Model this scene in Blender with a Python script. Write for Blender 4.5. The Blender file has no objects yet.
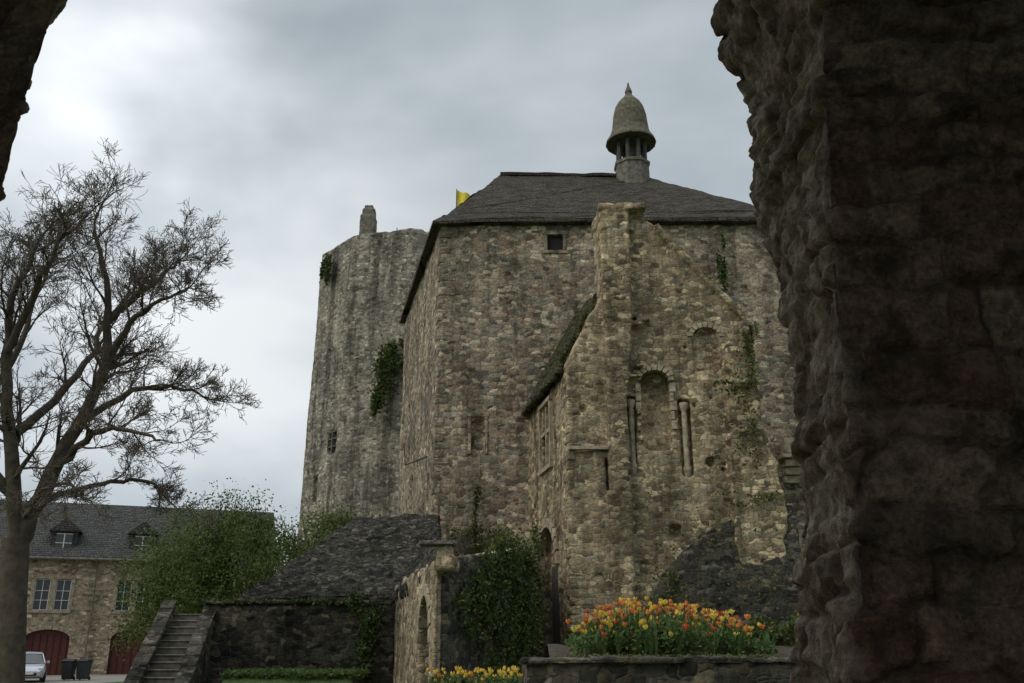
import bpy, bmesh, math, random
import numpy as np
from mathutils import Vector, Matrix
random.seed(7); rng=np.random.default_rng(7)
scene=bpy.context.scene
COL=scene.collection

# ------------------------------------------------------------------ helpers
def empty(name,loc=(0,0,0),rotz=0):
    e=bpy.data.objects.new(name,None); COL.objects.link(e); e.location=loc; e.rotation_euler=(0,0,rotz); return e
def obj(name,verts,faces,mats,parent=None,smooth=False,mi=None):
    me=bpy.data.meshes.new(name)
    me.from_pydata([tuple(map(float,v)) for v in verts],[],[tuple(int(i) for i in f) for f in faces]); me.update()
    if not isinstance(mats,(list,tuple)): mats=[mats]
    for m in mats: me.materials.append(m)
    if mi is not None: me.polygons.foreach_set('material_index',np.array(mi,dtype=np.int32))
    if smooth: me.polygons.foreach_set('use_smooth',[True]*len(me.polygons))
    o=bpy.data.objects.new(name,me); COL.objects.link(o)
    if parent: o.parent=parent
    return o
def fixn(o):
    bm=bmesh.new(); bm.from_mesh(o.data); bmesh.ops.recalc_face_normals(bm,faces=bm.faces); bm.to_mesh(o.data); bm.free(); return o
class MB:
    def __init__(s): s.v=[]; s.f=[]; s.m=[]
    def add(s,v,f,m=0):
        b=len(s.v); s.v+= [tuple(x) for x in v]; s.f+=[tuple(i+b for i in q) for q in f]; s.m+=[m]*len(f)
    def box(s,x0,x1,y0,y1,z0,z1,m=0):
        s.add([(x0,y0,z0),(x1,y0,z0),(x1,y1,z0),(x0,y1,z0),(x0,y0,z1),(x1,y0,z1),(x1,y1,z1),(x0,y1,z1)],
              [(0,3,2,1),(4,5,6,7),(0,1,5,4),(1,2,6,5),(2,3,7,6),(3,0,4,7)],m)
    def prism(s,poly,ext,m=0):
        n=len(poly); e=Vector(ext)
        s.add([Vector(p) for p in poly]+[Vector(p)+e for p in poly],
              [tuple(range(n)),tuple(range(2*n-1,n-1,-1))]+[(i,(i+1)%n+0,(i+1)%n+n,i+n) for i in range(n)],m)
    def tube(s,pts,rad,n=6,m=0,cap=True):
        pts=[Vector(p) for p in pts]; b=len(s.v); ref=Vector((.3,.9,.1)).normalized()
        for i,p in enumerate(pts):
            t=(pts[min(i+1,len(pts)-1)]-pts[max(i-1,0)])
            if t.length<1e-6: t=Vector((0,0,1))
            t.normalize(); a=t.cross(ref)
            if a.length<1e-3: a=t.cross(Vector((1,0,0)))
            a.normalize(); c=t.cross(a)
            for k in range(n):
                g=2*math.pi*k/n; s.v.append(tuple(p+rad[i]*(math.cos(g)*a+math.sin(g)*c)))
        for i in range(len(pts)-1):
            for k in range(n):
                s.f.append((b+i*n+k,b+i*n+(k+1)%n,b+(i+1)*n+(k+1)%n,b+(i+1)*n+k)); s.m.append(m)
        if cap:
            s.f.append(tuple(b+k for k in range(n))[::-1]); s.m.append(m)
            e=b+(len(pts)-1)*n; s.f.append(tuple(e+k for k in range(n))); s.m.append(m)
    def ring(s,c,prof,n=12,m=0):
        b=len(s.v)
        for r,z in prof:
            for k in range(n):
                g=2*math.pi*(k+.5)/n; s.v.append((c[0]+r*math.cos(g),c[1]+r*math.sin(g),c[2]+z))
        for i in range(len(prof)-1):
            for k in range(n):
                s.f.append((b+i*n+k,b+i*n+(k+1)%n,b+(i+1)*n+(k+1)%n,b+(i+1)*n+k)); s.m.append(m)
        s.f.append(tuple(b+k for k in range(n))[::-1]); s.m.append(m)
        e=b+(len(prof)-1)*n; s.f.append(tuple(e+k for k in range(n))); s.m.append(m)
    def make(s,name,mats,parent=None,smooth=False,bevel=0,norm=True):
        o=obj(name,s.v,s.f,mats,parent,smooth,s.m)
        if norm: fixn(o)
        if bevel:
            md=o.modifiers.new('b','BEVEL'); md.width=bevel; md.segments=2; md.limit_method='ANGLE'
        return o

def _h(ix,iy,iz,seed):
    n=(ix*374761393+iy*668265263+iz*1274126177+seed*974711)&0xffffffff
    n=((n^(n>>13))*1103515245+12345)&0xffffffff
    n=((n^(n>>15))*668265263)&0xffffffff
    return ((n^(n>>16))&0xffff)/32767.5-1
def vn(p,scale,seed=0):
    p=np.asarray(p,dtype=np.float64)*scale; i=np.floor(p).astype(np.int64); f=p-i; f=f*f*(3-2*f)
    r=0
    for a in (0,1):
        for b in (0,1):
            for c in (0,1):
                w=(f[:,0] if a else 1-f[:,0])*(f[:,1] if b else 1-f[:,1])*(f[:,2] if c else 1-f[:,2])
                r=r+w*_h(i[:,0]+a,i[:,1]+b,i[:,2]+c,seed)
    return r
def fbm(p,scale,oct=3,seed=0):
    r=0;a=1
    for o in range(oct): r=r+a*vn(p,scale*2**o,seed+o); a*=.5
    return r

def stone_body(name,mb,cut,voxel,amp,mat,parent,nscale=1.3,hf=.3):
    o=mb.make(name,[mat],parent)
    cobj=None
    if cut is not None and cut.v:
        cobj=cut.make('cut',[mat])
        md=o.modifiers.new('c','BOOLEAN'); md.operation='DIFFERENCE'; md.solver='EXACT'; md.use_self=True; md.object=cobj
    md=o.modifiers.new('r','REMESH'); md.mode='VOXEL'; md.voxel_size=voxel
    dg=bpy.context.evaluated_depsgraph_get(); dg.update()
    me=bpy.data.meshes.new_from_object(o.evaluated_get(dg))
    o.modifiers.clear(); o.data=me
    if cobj: bpy.data.objects.remove(cobj)
    n=len(me.vertices)
    if n==0: print('EMPTY',name); return o
    co=np.empty(n*3); me.vertices.foreach_get('co',co); co=co.reshape(-1,3)
    no=np.empty(n*3); me.vertices.foreach_get('normal',no); no=no.reshape(-1,3)
    q=co*np.array([1,1,1.7])
    d=fbm(co,nscale*.35,2,3)*.8+fbm(q,nscale*2.2,3,11)*hf
    co=co+no*(d*amp)[:,None]
    me.vertices.foreach_set('co',co.ravel()); me.update()
    me.polygons.foreach_set('use_smooth',[True]*len(me.polygons))
    me.materials.clear(); me.materials.append(mat)
    return o

# ------------------------------------------------------------------ materials
def newmat(name):
    m=bpy.data.materials.new(name); m.use_nodes=True; nt=m.node_tree; b=nt.nodes['Principled BSDF']; return m,nt,b
def N(nt,t,**k):
    n=nt.nodes.new(t)
    for a,b in k.items(): setattr(n,a,b)
    return n
def ramp(nt,src,stops,const=False):
    r=N(nt,'ShaderNodeValToRGB'); e=r.color_ramp
    if const: e.interpolation='CONSTANT'
    while len(e.elements)>1: e.elements.remove(e.elements[0])
    e.elements[0].position=stops[0][0]; e.elements[0].color=(*stops[0][1],1) if not isinstance(stops[0][1],(int,float)) else (stops[0][1],)*3+(1,)
    for p,c in stops[1:]:
        x=e.elements.new(p); x.color=(*c,1) if not isinstance(c,(int,float)) else (c,c,c,1)
    nt.links.new(src,r.inputs[0]); return r.outputs[0]
def mix(nt,fac,a,b,mode='MIX'):
    m=N(nt,'ShaderNodeMix',data_type='RGBA',blend_type=mode)
    for s,i in ((fac,0),(a,6),(b,7)):
        if hasattr(s,'links') or hasattr(s,'is_linked'): nt.links.new(s,m.inputs[i])
        elif isinstance(s,(int,float)): m.inputs[i].default_value=s
        else: m.inputs[i].default_value=(*s,1)
    return m.outputs[2]
def noise(nt,vec,scale,detail=3,rough=.55,dist=0):
    n=N(nt,'ShaderNodeTexNoise'); n.inputs['Scale'].default_value=scale; n.inputs['Detail'].default_value=detail
    n.inputs['Roughness'].default_value=rough; n.inputs['Distortion'].default_value=dist
    if vec is not None: nt.links.new(vec,n.inputs['Vector'])
    return n
def mapped(nt,vec,sc):
    m=N(nt,'ShaderNodeMapping'); m.inputs['Scale'].default_value=sc; nt.links.new(vec,m.inputs['Vector']); return m.outputs[0]
def math_(nt,op,a,b=None):
    m=N(nt,'ShaderNodeMath',operation=op)
    for i,s in enumerate((a,b)):
        if s is None: continue
        if isinstance(s,(int,float)): m.inputs[i].default_value=s
        else: nt.links.new(s,m.inputs[i])
    return m.outputs[0]

def mat_stone(name,cols,mortar,scale=3.0,zs=1.85,stain=.5,stainpos=.5,moss=0.0,mosscol=(.05,.07,.02),bump=.5,mw=.06,streak=.4,k_=1.0,wash_amt=.35):
    m,nt,b=newmat(name); L=nt.links
    cols=[tuple(x*k_ for x in c) for c in cols]; mortar=tuple(x*k_ for x in mortar)
    tc=N(nt,'ShaderNodeTexCoord').outputs['Object']
    wn=noise(nt,tc,3.0,1)
    sub=N(nt,'ShaderNodeVectorMath',operation='SUBTRACT'); L.new(wn.outputs['Color'],sub.inputs[0]); sub.inputs[1].default_value=(.5,.5,.5)
    scv=N(nt,'ShaderNodeVectorMath',operation='SCALE'); L.new(sub.outputs[0],scv.inputs[0]); scv.inputs['Scale'].default_value=.2
    ad=N(nt,'ShaderNodeVectorMath',operation='ADD'); L.new(tc,ad.inputs[0]); L.new(scv.outputs[0],ad.inputs[1])
    mp=mapped(nt,ad.outputs[0],(1,1,zs))
    v1=N(nt,'ShaderNodeTexVoronoi',distance='CHEBYCHEV'); v1.inputs['Scale'].default_value=scale; L.new(mp,v1.inputs['Vector']); v1.inputs['Randomness'].default_value=.92
    v2=N(nt,'ShaderNodeTexVoronoi',feature='F2',distance='CHEBYCHEV'); v2.inputs['Scale'].default_value=scale; L.new(mp,v2.inputs['Vector']); v2.inputs['Randomness'].default_value=.92
    edge=math_(nt,'SUBTRACT',v2.outputs['Distance'],v1.outputs['Distance'])
    sep=N(nt,'ShaderNodeSeparateColor'); L.new(v1.outputs['Color'],sep.inputs[0])
    k=len(cols)
    c=ramp(nt,sep.outputs[0],[(i/k,cols[i]) for i in range(k)],True)
    c=mix(nt,1.0,c,ramp(nt,sep.outputs[1],[(0,.42),(.8,1.2),(1,1.55)]),'MULTIPLY')
    fine=noise(nt,tc,12,3,.7)
    c=mix(nt,1.0,c,ramp(nt,fine.outputs[0],[(.25,.55),(.75,1.45)]),'MULTIPLY')
    mm=ramp(nt,edge,[(0,1.0),(mw,.8),(mw*2.2,0.0)])
    med=noise(nt,tc,.9,4,.72)
    mcol=mix(nt,1.0,mortar,ramp(nt,fine.outputs[0],[(.3,.45),(.7,1.2)]),'MULTIPLY')
    # joints: open and dark in places, limed in others
    jcol=mix(nt,ramp(nt,med.outputs[0],[(.40,0.0),(.55,1.0)]),tuple(x*.28 for x in mortar),mcol)
    c=mix(nt,math_(nt,'MULTIPLY',mm,.85),c,jcol)
    c=mix(nt,ramp(nt,med.outputs[0],[(.53,0.0),(.68,wash_amt)]),c,mcol)
    big=noise(nt,tc,.36,5,.72,.5)
    c=mix(nt,stain,c,mix(nt,1.0,c,ramp(nt,big.outputs[0],[(stainpos-.12,(.24,.235,.23)),(stainpos+.0,(.75,.74,.72)),(stainpos+.10,(1.2,1.17,1.12))]),'MULTIPLY'))
    st=noise(nt,mapped(nt,tc,(1.3,1.3,.13)),1.0,5,.68)
    c=mix(nt,streak,c,mix(nt,1.0,c,ramp(nt,st.outputs[0],[(.40,(.24,.245,.24)),(.53,(1.08,1.08,1.05))]),'MULTIPLY'))
    if moss>0:
        mk=ramp(nt,noise(nt,tc,.9,4,.7).outputs[0],[(.72-moss*.25,0.0),(.80-moss*.25,.8)])
        c=mix(nt,mk,c,mosscol)
    L.new(c,b.inputs['Base Color']); b.inputs['Roughness'].default_value=.95; b.inputs['Specular IOR Level'].default_value=.12
    h=math_(nt,'ADD',ramp(nt,edge,[(0,0.0),(.12,.8),(.3,1.0)]),math_(nt,'MULTIPLY',fine.outputs[0],1.5))
    h=math_(nt,'ADD',h,math_(nt,'MULTIPLY',sep.outputs[2],.7))
    bp=N(nt,'ShaderNodeBump'); bp.inputs['Strength'].default_value=bump; bp.inputs['Distance'].default_value=.035; L.new(h,bp.inputs['Height']); L.new(bp.outputs[0],b.inputs['Normal'])
    return m

def mat_simple(name,col,rough=.8,var=.25,nscale=6,bump=0,metal=0,spec=.3):
    m,nt,b=newmat(name); tc=N(nt,'ShaderNodeTexCoord').outputs['Object']
    n=noise(nt,tc,nscale,4,.6)
    c=mix(nt,1.0,col,ramp(nt,n.outputs[0],[(.3,1-var),(.7,1+var)]),'MULTIPLY')
    nt.links.new(c,b.inputs['Base Color']); b.inputs['Roughness'].default_value=rough; b.inputs['Metallic'].default_value=metal
    b.inputs['Specular IOR Level'].default_value=spec
    if bump:
        bp=N(nt,'ShaderNodeBump'); bp.inputs['Strength'].default_value=bump; bp.inputs['Distance'].default_value=.03
        nt.links.new(n.outputs[0],bp.inputs['Height']); nt.links.new(bp.outputs[0],b.inputs['Normal'])
    return m

def mat_leaf(name,c1,c2,trans=.3):
    m,nt,b=newmat(name); tc=N(nt,'ShaderNodeTexCoord').outputs['Object']
    n=noise(nt,tc,1.6,2); n2=noise(nt,tc,17,1)
    f=math_(nt,'ADD',math_(nt,'MULTIPLY',n.outputs[0],.6),math_(nt,'MULTIPLY',n2.outputs[0],.4))
    c=ramp(nt,f,[(.38,c1),(.6,c2)])
    nt.links.new(c,b.inputs['Base Color']); b.inputs['Roughness'].default_value=.6; b.inputs['Specular IOR Level'].default_value=.25
    t=N(nt,'ShaderNodeBsdfTranslucent'); nt.links.new(c,t.inputs['Color'])
    ms=N(nt,'ShaderNodeMixShader'); ms.inputs[0].default_value=trans
    nt.links.new(b.outputs[0],ms.inputs[1]); nt.links.new(t.outputs[0],ms.inputs[2]); nt.links.new(ms.outputs[0],nt.nodes['Material Output'].inputs[0])
    return m

def mat_slate(name,c1,c2,row=4.5,colw=2.6,moss=.3,mosscol=(.08,.075,.04)):
    m,nt,b=newmat(name); L=nt.links; tc=N(nt,'ShaderNodeTexCoord').outputs['Object']
    sp=N(nt,'ShaderNodeSeparateXYZ'); L.new(tc,sp.inputs[0])
    wob=noise(nt,tc,1.3,2)
    u=math_(nt,'ADD',sp.outputs[0],math_(nt,'MULTIPLY',sp.outputs[1],.35))
    z_=math_(nt,'ADD',sp.outputs[2],math_(nt,'MULTIPLY',wob.outputs[0],.12))
    cb=N(nt,'ShaderNodeCombineXYZ'); L.new(u,cb.inputs[0]); L.new(z_,cb.inputs[1])
    br=N(nt,'ShaderNodeTexBrick'); L.new(cb.outputs[0],br.inputs['Vector']); br.inputs['Scale'].default_value=1.0
    br.inputs['Brick Width'].default_value=1/colw; br.inputs['Row Height'].default_value=1/row*.6; br.inputs['Mortar Size'].default_value=.012
    br.inputs['Color1'].default_value=(*c1,1); br.inputs['Color2'].default_value=(*c2,1); br.inputs['Mortar'].default_value=(c1[0]*.25,c1[1]*.25,c1[2]*.25,1)
    n=noise(nt,tc,8,4,.75); n2=noise(nt,tc,.6,5,.65)
    c=mix(nt,1.0,br.outputs['Color'],ramp(nt,n.outputs[0],[(.3,.35),(.7,1.8)]),'MULTIPLY')
    c=mix(nt,ramp(nt,n2.outputs[0],[(.62-moss*.25,0.0),(.75-moss*.2,.75)]),c,mix(nt,1.0,mosscol,ramp(nt,n.outputs[0],[(.3,.5),(.7,1.6)]),'MULTIPLY'))
    L.new(c,b.inputs['Base Color']); b.inputs['Roughness'].default_value=.95; b.inputs['Specular IOR Level'].default_value=.1
    h=math_(nt,'ADD',br.outputs['Fac'],math_(nt,'MULTIPLY',n.outputs[0],-1.5))
    bp=N(nt,'ShaderNodeBump'); bp.invert=True; bp.inputs['Strength'].default_value=.9; bp.inputs['Distance'].default_value=.07
    L.new(h,bp.inputs['Height']); L.new(bp.outputs[0],b.inputs['Normal'])
    return m

M_keep=mat_stone('keep_stone',[(.33,.275,.20),(.27,.235,.185),(.42,.355,.26),(.21,.145,.105),(.37,.315,.235),(.19,.17,.145),(.30,.22,.155)],(.40,.35,.265),scale=3.4,stain=.55,stainpos=.45,moss=.08,streak=.5,k_=1.02)
M_tower=mat_stone('tower_stone',[(.32,.29,.235),(.27,.25,.205),(.38,.345,.28),(.22,.20,.17),(.34,.31,.25)],(.38,.35,.285),scale=3.7,stain=.6,stainpos=.46,moss=.08,streak=.7,k_=.95)
M_gable=mat_stone('gable_stone',[(.42,.33,.205),(.35,.28,.175),(.48,.39,.255),(.25,.18,.12),(.40,.32,.21),(.29,.25,.185),(.43,.35,.23)],(.43,.355,.24),scale=3.6,stain=.6,stainpos=.46,moss=.07,streak=.55,k_=1.0)
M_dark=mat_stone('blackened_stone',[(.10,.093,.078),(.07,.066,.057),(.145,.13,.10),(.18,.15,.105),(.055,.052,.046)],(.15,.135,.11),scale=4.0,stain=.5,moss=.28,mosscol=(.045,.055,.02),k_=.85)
M_droof=mat_stone('stone_roof_tiles',[(.09,.083,.068),(.065,.061,.052),(.12,.108,.085),(.05,.047,.042)],(.05,.047,.04),scale=4.6,zs=2.3,stain=.6,moss=.5,mosscol=(.05,.055,.025),bump=.8,wash_amt=.2)
M_annex=mat_stone('annex_stone',[(.44,.35,.23),(.36,.29,.20),(.50,.41,.27),(.30,.23,.16)],(.46,.38,.27),scale=3.8,stain=.5,stainpos=.46,moss=.12,streak=.5,k_=.95)
M_house=mat_stone('house_stone',[(.44,.355,.25),(.37,.295,.205),(.50,.41,.30),(.32,.235,.165)],(.48,.40,.30),scale=3.2,stain=.2,moss=0,streak=.15)
M_quoin=mat_simple('dressed_stone',(.33,.275,.195),.95,.5,5,.6)
M_quoink=mat_stone('keep_quoin_stone',[(.34,.285,.205),(.29,.25,.19),(.38,.325,.235),(.25,.205,.15)],(.33,.285,.215),scale=2.0,stain=.55,stainpos=.45,streak=.5,k_=1.0)
M_quoind=mat_simple('dressed_stone_grey',(.15,.135,.11),.95,.5,5,.7)
M_slate=mat_slate('roof_slate',(.05,.044,.036),(.10,.088,.07),moss=.45,mosscol=(.075,.068,.045))
M_slate2=mat_slate('mossy_slate',(.05,.045,.035),(.09,.08,.06),moss=1.0,mosscol=(.055,.058,.022))
M_slateh=mat_slate('house_slate',(.075,.073,.07),(.11,.107,.10),moss=.1)
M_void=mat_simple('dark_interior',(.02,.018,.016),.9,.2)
M_glass=mat_simple('window_glass',(.03,.035,.04),.15,.2,3,0,0,.6)
M_glassg=mat_simple('leaded_glass',(.05,.055,.06),.5,.3,9,0,0,.4)
M_white=mat_simple('white_paint',(.68,.67,.63),.6,.08)
M_red=mat_simple('red_brown_paint',(.10,.03,.022),.6,.2)
M_wood=mat_simple('weathered_timber',(.08,.075,.07),.85,.3,12,.3)
M_lead=mat_simple('lead_shingle',(.12,.108,.075),.9,.5,6,.8)
M_bark=mat_simple('bark',(.085,.068,.05),.95,.4,5,.6)
M_twig=mat_simple('twig_bark',(.13,.105,.08),.9,.25,5)
M_bush=mat_leaf('spring_foliage',(.08,.11,.028),(.18,.22,.065),.45)
M_ivy=mat_leaf('ivy_leaf',(.03,.048,.013),(.08,.115,.03),.25)
M_ivyy=mat_leaf('yellow_ivy_leaf',(.14,.12,.02),(.25,.20,.03),.25)
M_dry=mat_leaf('dry_moss',(.06,.055,.02),(.12,.105,.04),.1)
M_stem=mat_leaf('tulip_leaf',(.05,.10,.03),(.12,.19,.06),.3)
M_tor=mat_leaf('tulip_orange',(.62,.20,.05),(.78,.33,.10),.3)
M_tye=mat_leaf('tulip_yellow',(.70,.48,.06),(.80,.62,.14),.3)
M_tre=mat_leaf('tulip_red',(.42,.06,.04),(.58,.13,.06),.3)
M_soil=mat_simple('soil',(.06,.045,.03),.95,.4,12,.5)
M_floor=mat_simple('passage_cobbles',(.13,.105,.08),.95,.4,8,.6)
M_yflag=mat_simple('yellow_cloth',(.70,.58,.06),.8,.1)

m,nt,b=newmat('grass_ground'); tc=N(nt,'ShaderNodeTexCoord').outputs['Object']
c=ramp(nt,noise(nt,tc,9,4,.7).outputs[0],[(.3,(.035,.06,.015)),(.7,(.10,.16,.035))])
c=mix(nt,ramp(nt,noise(nt,tc,.4,4).outputs[0],[(.55,0.0),(.8,.5)]),c,(.14,.13,.06))
nt.links.new(c,b.inputs['Base Color']); b.inputs['Roughness'].default_value=.95
bp=N(nt,'ShaderNodeBump'); nt.links.new(noise(nt,tc,30,3).outputs[0],bp.inputs['Height']); bp.inputs['Distance'].default_value=.05; nt.links.new(bp.outputs[0],b.inputs['Normal'])
M_grass=m
M_gravel=mat_simple('gravel',(.26,.24,.21),.95,.3,25,.5)

# ------------------------------------------------------------------ ground
obj('ground',[(-1500,-1500,0),(1500,-1500,0),(1500,1500,0),(-1500,1500,0)],[(0,1,2,3)],M_grass)
obj('gravel_drive',[(-60,44,.004),(-22.8,46.5,.004),(-21.5,52,.004),(-18,61.5,.004),(-20,66,.004),(-60,52,.004)],[(0,1,2,3,4,5)],M_gravel)

# ------------------------------------------------------------------ castle hall
hall=empty('castle_hall')
A=Vector((-3.04,35,0)); B=Vector((12.2,34.7,0)); D=Vector((-5.97,47.2,0)); C=Vector((10.5,47.2,0))
mb=MB(); mb.prism([A,B,C,D],(0,0,19.1))
cut=MB()
cut.box(1.46,2.2,34,35.9,17.8,18.55)
cut.box(-1.62,-1.08,34,35.22,9.2,10.5)
cut.box(9.4,9.9,34,35.4,13.2,14.4)
for _ in range(22):
    x=random.uniform(-2.3,9.5); z=random.choice((6.5,8.6,10.8,13,15.2,17))+random.uniform(-.2,.2); cut.box(x,x+.17,34,35.3,z,z+.2)
sd=(D-A).normalized(); sn=Vector((-sd.y,sd.x,0))
if sn.x>0: sn=-sn
def sidebox(mbx,Y,w,z0,z1,dp=.45,pr=.5,org=A,d=sd,nn=sn,m=0):
    t=(Y-org.y)/d.y; c=org+d*t
    p=[c-d*w/2+nn*pr,c+d*w/2+nn*pr,c+d*w/2-nn*dp,c-d*w/2-nn*dp]
    mbx.prism([(q.x,q.y,z0) for q in p],(0,0,z1-z0),m)
for Y,w,z0,z1 in ((46.2,.8,11.4,13.1),(41.9,.6,7.6,9.4),(36.7,.55,6.6,8.6),(43.8,.5,12.2,13.3)): sidebox(cut,Y,w,z0,z1)
stone_body('walls',mb,cut,.12,.06,M_keep,hall,1.6)
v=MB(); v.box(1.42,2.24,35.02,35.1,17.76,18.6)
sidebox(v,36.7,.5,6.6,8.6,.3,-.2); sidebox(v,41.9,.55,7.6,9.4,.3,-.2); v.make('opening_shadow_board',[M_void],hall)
s=MB()
s.box(1.36,1.5,34.86,35.3,17.8,18.52); s.box(2.16,2.3,34.86,35.3,17.8,18.52); s.box(1.3,2.36,34.85,35.3,18.52,18.7); s.box(1.3,2.36,34.85,35.3,17.65,17.8)
s.box(-1.74,-1.62,34.93,35.3,9.1,10.6); s.box(-1.08,-.96,34.93,35.3,9.1,10.6); s.box(-1.8,-.9,34.93,35.3,10.6,10.75)
s.make('window_surrounds',[M_quoink],hall,bevel=.02)
d1=(B-A).normalized(); q=MB(); z=.2; i=0
while z<18.7:
    h=random.uniform(.22,.42); L1,L2=(random.uniform(.35,.8),random.uniform(.2,.4)) if i%2 else (random.uniform(.2,.4),random.uniform(.35,.8))
    o=A-(d1+sd)*random.uniform(-.01,.035)
    q.prism([o+Vector((0,0,z)),o+d1*L1+Vector((0,0,z)),o+d1*L1+sd*L2+Vector((0,0,z)),o+sd*L2+Vector((0,0,z))],(0,0,h-.02)); z+=h; i+=1
q.make('quoins',[M_quoink],hall,bevel=.04)
def off(p,e): 
    c=(A+B+C+D)/4; r=(p-c); return p+Vector((math.copysign(e,r.x),math.copysign(e,r.y),0))
R1=Vector((-.6,41,24.75)); R2=Vector((7.0,41,24.6))
ev=[off(p,.32) for p in (A,B,C,D)]
lo=[Vector((p.x,p.y,18.97)) for p in ev]; l2=[Vector((p.x,p.y,19.12)) for p in ev]
def lerp(a,b,t): return a+(b-a)*t
mid=[lerp(l2[0],R1,.2)+Vector((0,0,-.18)),lerp(l2[1],R2,.2)+Vector((0,0,-.18)),lerp(l2[2],R2,.2)+Vector((0,0,-.18)),lerp(l2[3],R1,.2)+Vector((0,0,-.18))]
V=lo+l2+mid+[R1,R2]
F=[(3,2,1,0)]
for i in range(4):
    j=(i+1)%4; F.append((i,j,4+j,4+i)); F.append((4+i,4+j,8+j,8+i))
F+=[(8,9,13,12),(9,10,13),(10,11,12,13),(11,8,12)]
ro=fixn(obj('roof',V,F,[M_slate],hall))
bm=bmesh.new(); bm.from_mesh(ro.data); bmesh.ops.triangulate(bm,faces=bm.faces)
for _ in range(5): bmesh.ops.subdivide_edges(bm,edges=[e for e in bm.edges if e.calc_length()>.4],cuts=1)
co=np.array([v.co[:] for v in bm.verts]); d=fbm(co,.6,3,5)*.07+vn(co,4,9)*.04
for v_,dd in zip(bm.verts,d): v_.co.z+=dd
bm.to_mesh(ro.data); bm.free()
r=MB(); r.tube([lerp(R1,R2,t/16)+Vector((0,0,.04+random.uniform(-.05,.05))) for t in range(17)],[.13]*17,6)
r.make('ridge_tiles',[M_slate],hall)
cx,cy=6.15,41.0
cp=MB()
cp.ring((cx,cy,0),[(.92,23.6),(.88,25.1),(.95,25.15),(.95,25.3),(.78,25.4)],8,0)
for k in range(8):
    g=2*math.pi*(k+.5)/8; x=cx+.70*math.cos(g); y=cy+.70*math.sin(g); cp.tube([(x,y,25.25),(x,y,27.1)],[.11,.11],6,1)
cp.ring((cx,cy,0),[(.74,26.65),(.8,26.7),(.8,26.9),(.6,27.0)],8,1)
cp.ring((cx,cy,0),[(.12,25.5),(.3,25.75),(.26,26.2),(.1,26.45)],10,1)
cp.ring((cx,cy,0),[(1.0,26.58),(1.3,26.5),(1.29,26.6),(1.10,26.9),(.96,27.3),(.90,27.8),(.86,28.2),(.76,28.6),(.58,28.95),(.36,29.2),(.24,29.35),(.16,29.5),(.2,29.62),(.14,29.8),(.08,29.95),(.03,30.2)],16,2)
cp.make('bell_cupola',[M_quoind,M_wood,M_lead],hall,bevel=0)
cb=MB(); 
for k,(z,dp) in enumerate(((7.9,.2),(8.2,.35),(8.5,.5))): cb.box(10.5,11.1,34.75-dp,34.9,z,z+.28)
cb.box(10.35,11.3,34.05,34.9,8.8,8.95); cb.box(10.5,11.2,34.2,34.9,9.0,9.6); cb.make('stone_corbel',[M_quoin],hall,bevel=.03)
ib=MB(); p=A+sd*2.0; ib.tube([p+Vector((0,0,9.4)),p+sn*.9+Vector((0,0,9.0)),p+sn*1.0+Vector((0,0,9.9))],[.04,.04,.03],5); ib.make('iron_bracket',[M_wood],hall)

# ------------------------------------------------------------------ tower
tower=empty('castle_tower')
tc_=Vector((-6.1,56,0)); n=11; r0=6.95; poly=[]
for k in range(n):
    g=2*math.pi*(k+.27)/n; poly.append((tc_.x+r0*math.cos(g),tc_.y+r0*math.sin(g)))
mb=MB()
nv=[]
for z,rr in ((0,1.05),(10,1.0),(25.0,.97)):
    for x,y in poly: nv.append((tc_.x+(x-tc_.x)*rr,tc_.y+(y-tc_.y)*rr,z))
fs=[tuple(range(n))[::-1],tuple(range(2*n,3*n))]
for l in range(2):
    for k in range(n): fs.append((l*n+k,l*n+(k+1)%n,(l+1)*n+(k+1)%n,(l+1)*n+k))
mb.add(nv,fs)
for k in range(n):
    a=Vector((*poly[k],0)); b2=Vector((*poly[(k+1)%n],0)); inn=(tc_-(a+b2)/2).normalized()
    L=(b2-a).length; t=0; dd=(b2-a)/L
    while t<L:
        w=random.uniform(.4,1.1); e=min(L,t+w); hh=random.choice((.65,.7,.75,.75,.7,.75,.6))
        p0=a+dd*t+inn*.2; p1=a+dd*e+inn*.2
        mb.prism([(p0.x,p0.y,24.6),(p1.x,p1.y,24.6),(p1.x+inn.x*.7,p1.y+inn.y*.7,24.6),(p0.x+inn.x*.7,p0.y+inn.y*.7,24.6)],(0,0,.4+hh)); t+=w
cut=MB()
def face_at(X):
    for k in range(n):
        a=Vector((*poly[k],0)); b2=Vector((*poly[(k+1)%n],0))
        if min(a.x,b2.x)<=X<=max(a.x,b2.x) and (a.y+b2.y)/2<tc_.y:
            if a.x>b2.x: a,b2=b2,a
            t=(X-a.x)/(b2.x-a.x); nn=((a+b2)/2-tc_).normalized(); return a.lerp(b2,t),(b2-a).normalized(),nn
def tbox(mbx,X,w,z0,z1,pr,dp,m=0,dx=0):
    c,d,nn=face_at(X); c=c+d*dx
    p=[c-d*w/2+nn*pr,c+d*w/2+nn*pr,c+d*w/2-nn*dp,c-d*w/2-nn*dp]
    mbx.prism([(q.x,q.y,z0) for q in p],(0,0,z1-z0),m)
tbox(cut,-10.4,.85,12.2,13.6,.5,.45); tbox(cut,-11.4,.5,9.6,11.2,.5,.4)
stone_body('walls',mb,cut,.15,.05,M_tower,tower)
w=MB(); tbox(w,-10.4,.9,12.15,13.65,-.33,.45,0); tbox(w,-10.4,.08,12.2,13.6,-.06,.25,1)
for zz in (12.2,12.65,13.1,13.52): tbox(w,-10.4,.85,zz,zz+.06,-.08,.25,1)
w.make('window_tracery',[M_glassg,M_quoind],tower)
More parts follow.
